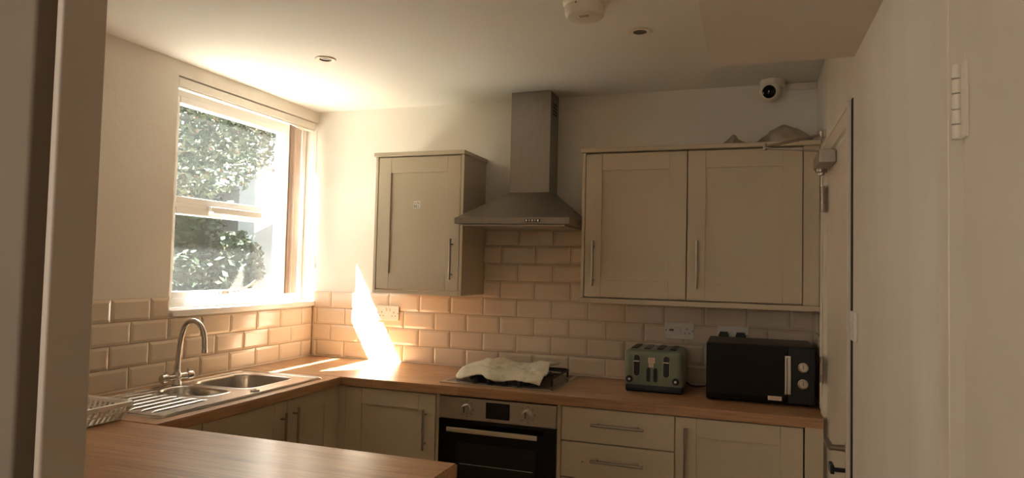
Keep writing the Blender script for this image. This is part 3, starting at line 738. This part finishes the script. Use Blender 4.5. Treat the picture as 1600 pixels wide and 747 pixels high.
bm = B(); cyl(bm, (1.975, -1.340, ZC-.026), (1.975, -1.343, ZC-.026), .003, seg=8); obj('indicator', bm, MT['ink'], sm)
cc = thing('security_camera', (2.63, -.08, ZC), 'white turret security camera with black lens at the ceiling edge', 'camera')
bm = B(); lathe(bm, [(0, -.001), (.058, -.001), (.060, -.006), (.058, -.028), (.050, -.036), (0, -.037)], (2.650, -.075, ZC), seg=32); obj('base', bm, MT['sensor'], cc)
d = Vector((-.18, -1, -.22)).normalized(); ctr = Vector((2.638, -.10, ZC-.062))
bm = B(); lathe(bm, [(0, -.048)]+[(.050*math.sin(R(a)), -.050*math.cos(R(a))) for a in range(20, 135, 10)]+[(.034, .034), (0, .034)], ctr, d, 28); ball = obj('housing', bm, MT['sensor'], cc)
bm = B(); lathe(bm, [(0, 0), (.031, 0), (.031, .004), (.024, .009), (.012, .012), (0, .013)], ctr+d*.0335, d, 26); obj('lens', bm, MT['blackglass'], ball)
bm = B(); box(bm, 2.712, W+.010, -.0145, -.001, 2.384, 2.410, .001, 1); tag(obj('cable_trunking', bm, MT['sensor']), 'cream cable trunking between the security camera and the right wall', 'trunking')

# ------------------------------------------------------------------ bags on the cabinet
def heap(xc, wd, ht, lab, seed):
    import mathutils.noise as N
    bm = B(); bmesh.ops.create_icosphere(bm, subdivisions=4, radius=1)
    for v in bm.verts:
        n = N.noise(v.co*1.7+Vector((seed, 0, 0)))*.35+N.noise(v.co*4.5+Vector((seed, 3, 0)))*.14
        c = v.co*(1+n); s = max(0, c.z+.25)
        v.co = Vector((xc+c.x*wd/2, -.20+c.y*.09, 2.0715+max(0.0, ht*(s/1.25)*(1.12-.7*min(1, abs(c.x))))))
    return tag(obj('plastic_bag', bm, MT['bag'], angle=60), lab, 'bag')
heap(2.475, .12, .052, 'small crumpled plastic bag on top of the right wall cabinet', 1.0)
heap(2.70, .26, .095, 'large crumpled plastic bag on top of the right wall cabinet', 4.7)

# ------------------------------------------------------------------ closed door on the right wall
d2 = thing('door_1', (W, -.87, 0), None, None); d2['kind'] = 'structure'
bm = B(); box(bm, W+.004, W+.044, -1.2, -.553, .008, 1.945, .002, 1); leaf = obj('door_leaf', bm, MT['gloss'], d2)
bm = B(); xf = W-.012
box(bm, xf, W+.011, -.552, -.482, 0.0, 1.952, .004); box(bm, xf, W+.011, -1.275, -1.205, 0.0, 2.020, .004); box(bm, xf, W+.011, -1.205, -.482, 1.953, 2.020, .004)
box(bm, xf-.005, xf+.002, -.500, -.482, .93, 2.020, .002); box(bm, xf-.005, xf+.002, -1.275, -1.257, 0, 2.020, .002); box(bm, xf-.005, xf+.002, -1.257, -.50, 2.003, 2.020, .002)
obj('architrave', bm, MT['gloss'], d2)
for z in (1.735, 1.045):
    bm = B()
    for k in range(3): cyl(bm, (xf-.004, -.556, z+.035*k+.001), (xf-.004, -.556, z+.035*k+.034), .007, seg=12)
    box(bm, xf-.002, xf, -.590, -.530, z, z+.104)
    obj('hinge', bm, MT['nickel'], d2)
bm = B(); lathe(bm, [(0, 0), (.022, 0), (.022, .006), (.011, .009), (.009, .05), (0, .05)], (W+.004, -1.135, .925), (-1, 0, 0), 18)
tube(bm, spline([(W-.044, -1.140, .925), (W-.048, -1.10, .928), (W-.048, -1.05, .926), (W-.044, -1.005, .920)], 5), [.010]*6+[.009]*5+[.007]*4+[.006], 10)
obj('door_handle', bm, MT['nickel'], leaf)
bm = B(); box(bm, W-.001, W+.004, -1.155, -1.115, .80, .88, .001, 1); cyl(bm, (W, -1.135, .855), (W-.035, -1.135, .855), .007); box(bm, W-.047, W-.035, -1.140, -1.085, .840, .868, .002, 1); obj('key_turn', bm, MT['black'], leaf)
dc = thing('door_closer', (W-.03, -.7, 1.93), 'metal overhead door closer with folding arm on the white door', 'door closer')
bm = B(); rbox(bm, W-.056, W+.003, -.84, -.615, 1.895, 1.945, .006, 2); obj('body', bm, mat('grey_painted_metal', (.42, .38, .32), .4, .6), dc)
bm = B(); lathe(bm, [(0, 0), (.022, 0), (.022, -.012), (.012, -.014), (.011, -.022), (0, -.023)], (W-.03, -.655, 1.895)); obj('pinion_cap', bm, MT['nickel'], dc)
bm = B(); cyl(bm, (W-.03, -.66, 1.9455), (W-.03, -.66, 1.966), .009)
el = Vector((2.603, -.635, 1.996)); a0 = Vector((W-.03, -.66, 1.966)); a1 = Vector((W-.014, -.625, 2.040))
def flat_arm(bm, p, q, wd=.012, th=.005):
    dd = (q-p); T = dd.to_track_quat('X', 'Z').to_matrix().to_4x4(); T.translation = p; box(bm, -.008, dd.length+.008, -wd/2, wd/2, -th/2, th/2, .001, 1, T)
flat_arm(bm, a0, el-Vector((0, 0, .005)), .018); obj('main_arm', bm, MT['nickel'], dc)
bm = B(); cyl(bm, el, el.lerp(a1, .55), .006, seg=12); cyl(bm, el.lerp(a1, .5), a1, .0045, seg=12); cyl(bm, el-Vector((0, 0, .014)), el+Vector((0, 0, .014)), .008)
cyl(bm, el.lerp(a1, .53), el.lerp(a1, .57), .008, seg=12)
obj('link_arm', bm, MT['nickel'], dc)
bm = B(); box(bm, W-.022, W-.0125, -.655, -.60, 2.024, 2.056, .001, 1); cyl(bm, (W-.026, -.625, 2.030), (W-.026, -.625, 2.052), .008); obj('bracket', bm, MT['chrome'], dc)
t4 = struct('gap_shadow_strip', 'dark', (W-.0075, W+.011, -1.2995, -1.2765, 0, 2.02)); t4['label'] = 'dark strip standing in for the shadow gap between door surround and near wall'  # solid strip coloured dark for the shadow in the gap
# light switch on the near stretch of wall
sw = thing('light_switch', (W-.004, -1.34, 1.29), 'white light switch beside the closed door', 'switch')
bm = B(); rbox(bm, W-.0135, W-.0045, -1.392, -1.306, 1.288, 1.374, .003, 2); obj('plate', bm, MT['white'], sw)
bm = B(); box(bm, W-.0175, W-.0135, -1.354, -1.344, 1.321, 1.341, .001, 1); obj('rocker', bm, MT['white'], sw)

# ------------------------------------------------------------------ near doorway: frame and open leaf at the right
bm = B(); box(bm, W-.020, W+.12, -2.372, -2.319, 0, ZC-.004, .003); box(bm, W+.006, W+.12, -2.402, -2.3725, 0, ZC-.004, .003)
t1 = obj('trim_2', bm, MT['gloss']); t1['kind'] = 'structure'; t1['label'] = 'painted door frame post in the right foreground'
dr = thing('door_2', (W, -2.75, 0), None, None); dr['kind'] = 'structure'
bm = B(); box(bm, W-.010, W+.030, -3.16, -2.411, .008, 2.11, .002, 1); obj('door_leaf', bm, MT['gloss'], dr)
bm = B()
zz = [1.684, 1.706, 1.728, 1.752, 1.774, 1.796]
for a, c in zip(zz, zz[1:]): cyl(bm, (W-.0165, -2.408, a+.0008), (W-.0165, -2.408, c-.0008), .0075, seg=16, bev=.001)
box(bm, W-.0135, W-.0105, -2.44, -2.41, 1.684, 1.796)
obj('hinge', bm, MT['gloss'], dr)
# left foreground door post with rebate and edge of a leaf
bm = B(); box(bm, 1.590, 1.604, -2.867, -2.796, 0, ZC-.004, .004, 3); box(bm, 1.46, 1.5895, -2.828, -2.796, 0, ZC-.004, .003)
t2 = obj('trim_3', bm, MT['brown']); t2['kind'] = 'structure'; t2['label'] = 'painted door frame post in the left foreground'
bm = B(); box(bm, 1.12, 1.552, -2.869, -2.830, .008, ZC-.01, .006, 3); d3 = obj('door_3', bm, mat('brown_door_shade', (.20, .16, .12), .8, var=.05, spec=.15)); d3['kind'] = 'structure'  # frame's paint made darker here, so shade is in the leaf's colour

# ------------------------------------------------------------------ outside
ground = struct('floor_garden', 'grass', (-40, -.3, -25, 40, -.35, -.25))
bounce_slab = struct('floor_bounce_slab', mat('pale_bounce_slab', (.50, .47, .42), .85, var=.15, scale=4), (-3.6, -.17, -6, 1.6, -.25, -.2))  # unseen pale slab added to bounce sunlight up to the ceiling
def leaves(n, sampler, size, mats, weights, seed):
    rnd = random.Random(seed); vs, fs, mi = [], [], []
    for i in range(n):
        p = sampler(rnd); s = size*rnd.uniform(.6, 1.4)
        a = Vector((rnd.gauss(0, 1), rnd.gauss(0, 1), rnd.gauss(0, .6))).normalized(); q = a.orthogonal().normalized()
        q.rotate(Matrix.Rotation(rnd.uniform(0, 6.28), 3, a)); k = a.cross(q); b0 = len(vs)
        vs += [p-a*s*.5, p+q*s*.25+k*s*.05, p+a*s*.5, p-q*s*.25+k*s*.05]; fs += [(b0, b0+1, b0+2), (b0, b0+2, b0+3)]
        m = rnd.choices(range(len(mats)), weights)[0]; mi += [m, m]
    me = bpy.data.meshes.new('foliage'); me.from_pydata([tuple(v) for v in vs], [], fs)
    for m in mats: me.materials.append(m)
    me.polygons.foreach_set('material_index', mi); return me
def addmesh(name, me, parent):
    o = bpy.data.objects.new(name, me); COL.objects.link(o); o.parent = parent; o.location = -WLOC[parent.name]; WLOC[o.name] = Vector(); return o
# dense hedge-like evergreens behind
def evergreen(x, y, rx, ry, h, lab, seed, n=5200, mats=('leaf', 'leafp'), wts=(9, 1), size=.16, core=True, zlow=.1):
    t = thing('garden_tree', (x, y, -.25), lab, 'tree', 'trees outside the window')
    bm = B(); tube(bm, spline([(x, y, -.25), (x+.05, y, h*.3), (x-.05, y+.05, h*.7)], 4), [.14, .13, .12, .11, .10, .09, .08, .06, .05], 8); obj('trunk', bm, MT['bark'], t)
    import mathutils.noise as N
    def smp(r):
        while True:
            v = Vector((r.gauss(0, 1), r.gauss(0, 1), r.gauss(0, 1))).normalized()
            k = r.uniform(.78, 1.05)*(1+.28*N.noise(v*2.2+Vector((seed, 0, 0))))
            return Vector((x+v.x*rx*k, y+v.y*ry*k, zlow+(h-zlow)/2+v.z*(h-zlow)/2*k))
    addmesh('foliage', leaves(n, smp, size, [MT[m] for m in mats], wts, seed), t)
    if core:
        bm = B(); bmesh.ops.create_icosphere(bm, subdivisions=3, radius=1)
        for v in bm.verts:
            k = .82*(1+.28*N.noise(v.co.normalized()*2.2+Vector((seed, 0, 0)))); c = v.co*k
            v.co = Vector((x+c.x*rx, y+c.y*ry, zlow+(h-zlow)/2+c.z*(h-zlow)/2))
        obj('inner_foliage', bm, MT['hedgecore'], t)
evergreen(-9.0, 5.7, 1.5, 1.8, 7.5, 'tall dark evergreen tree seen through the left of the window', 3, 9000)
evergreen(-12.4, 10.3, 2.6, 2.9, 9.0, 'tall dark evergreen tree behind the pale outbuilding', 5, 8000, size=.2)
evergreen(-10.6, 15.6, 1.8, 1.9, 8.0, 'tall dark evergreen tree seen at the right of the window', 8, 5000, size=.2)
evergreen(-4.9, 3.3, .8, .66, 1.75, 'low green bush seen through the lower window pane', 11, 4200, size=.11, zlow=-.25)
evergreen(-4.6, 4.55, .4, .42, 1.95, 'spiky green bush in front of the pale outbuilding', 13, 2600, size=.12, zlow=-.25)
evergreen(-3.6, 2.1, .8, 1.6, 4.0, 'pale leaved tree with orange leaves outside the upper window pane', 17, 9500, mats=('leaf', 'leafp', 'leafo'), wts=(7, 4, .6), size=.085, core=False, zlow=2.2)
evergreen(-5.9, 4.75, .6, .62, 3.5, 'dark upright bush left of the pale outbuilding', 23, 4200, size=.12, zlow=-.25)
sh = thing('outbuilding', (-6.5, 8, -.25), 'pale rendered outbuilding with sloping roof seen through the window', 'building')
T = Matrix(((0, 0, 1, 0), (1, 0, 0, 0), (0, 1, 0, 0), (0, 0, 0, 1)))     # poly (y,z) extruded along x
bm = B(); prism(bm, [(5.58, -.25), (9.5, -.25), (9.5, 3.10), (6.15, 3.10), (5.58, 2.66)], -7.0, -5.5, T); obj('wall', bm, MT['render'], sh, smooth=False)
bm = B(); prism(bm, [(5.50, 2.66), (6.12, 3.13), (9.6, 3.13), (9.6, 3.20), (6.09, 3.20), (5.46, 2.72)], -7.1, -5.42, T); obj('roof', bm, MT['slate'], sh, smooth=False)
# house-like block added out of the window's view to shade the trees
nh = thing('shading_house_block', (-10.5, 1.0, -.25), 'unseen brick house block added to shade the garden trees', 'building')
bm = B(); box(bm, -13, -9.2, -1.5, 3.2, -.25, 7.5); obj('wall', bm, MT['brickout'], nh, smooth=False)
bm = B(); prism(bm, [(-1.8, 7.5), (3.5, 7.5), (.85, 9.6)], -13.2, -9.0, T); obj('roof', bm, MT['slate'], nh, smooth=False)
# unseen beam and post added to shade the middle of the lower pane
pg = thing('shading_beam', (-.8, -1.9, -.25), 'unseen timber beam and post added outside to shade the lower pane', 'shading_beam')
bm = B(); box(bm, -.84, -.80, -3.4, -.70, 2.80, 2.95, .004, 1); obj('beam', bm, MT['bark'], pg)
bm = B(); box(bm, -.87, -.78, -3.4, -3.31, -.25, 2.795, .004, 1); obj('post', bm, MT['bark'], pg)
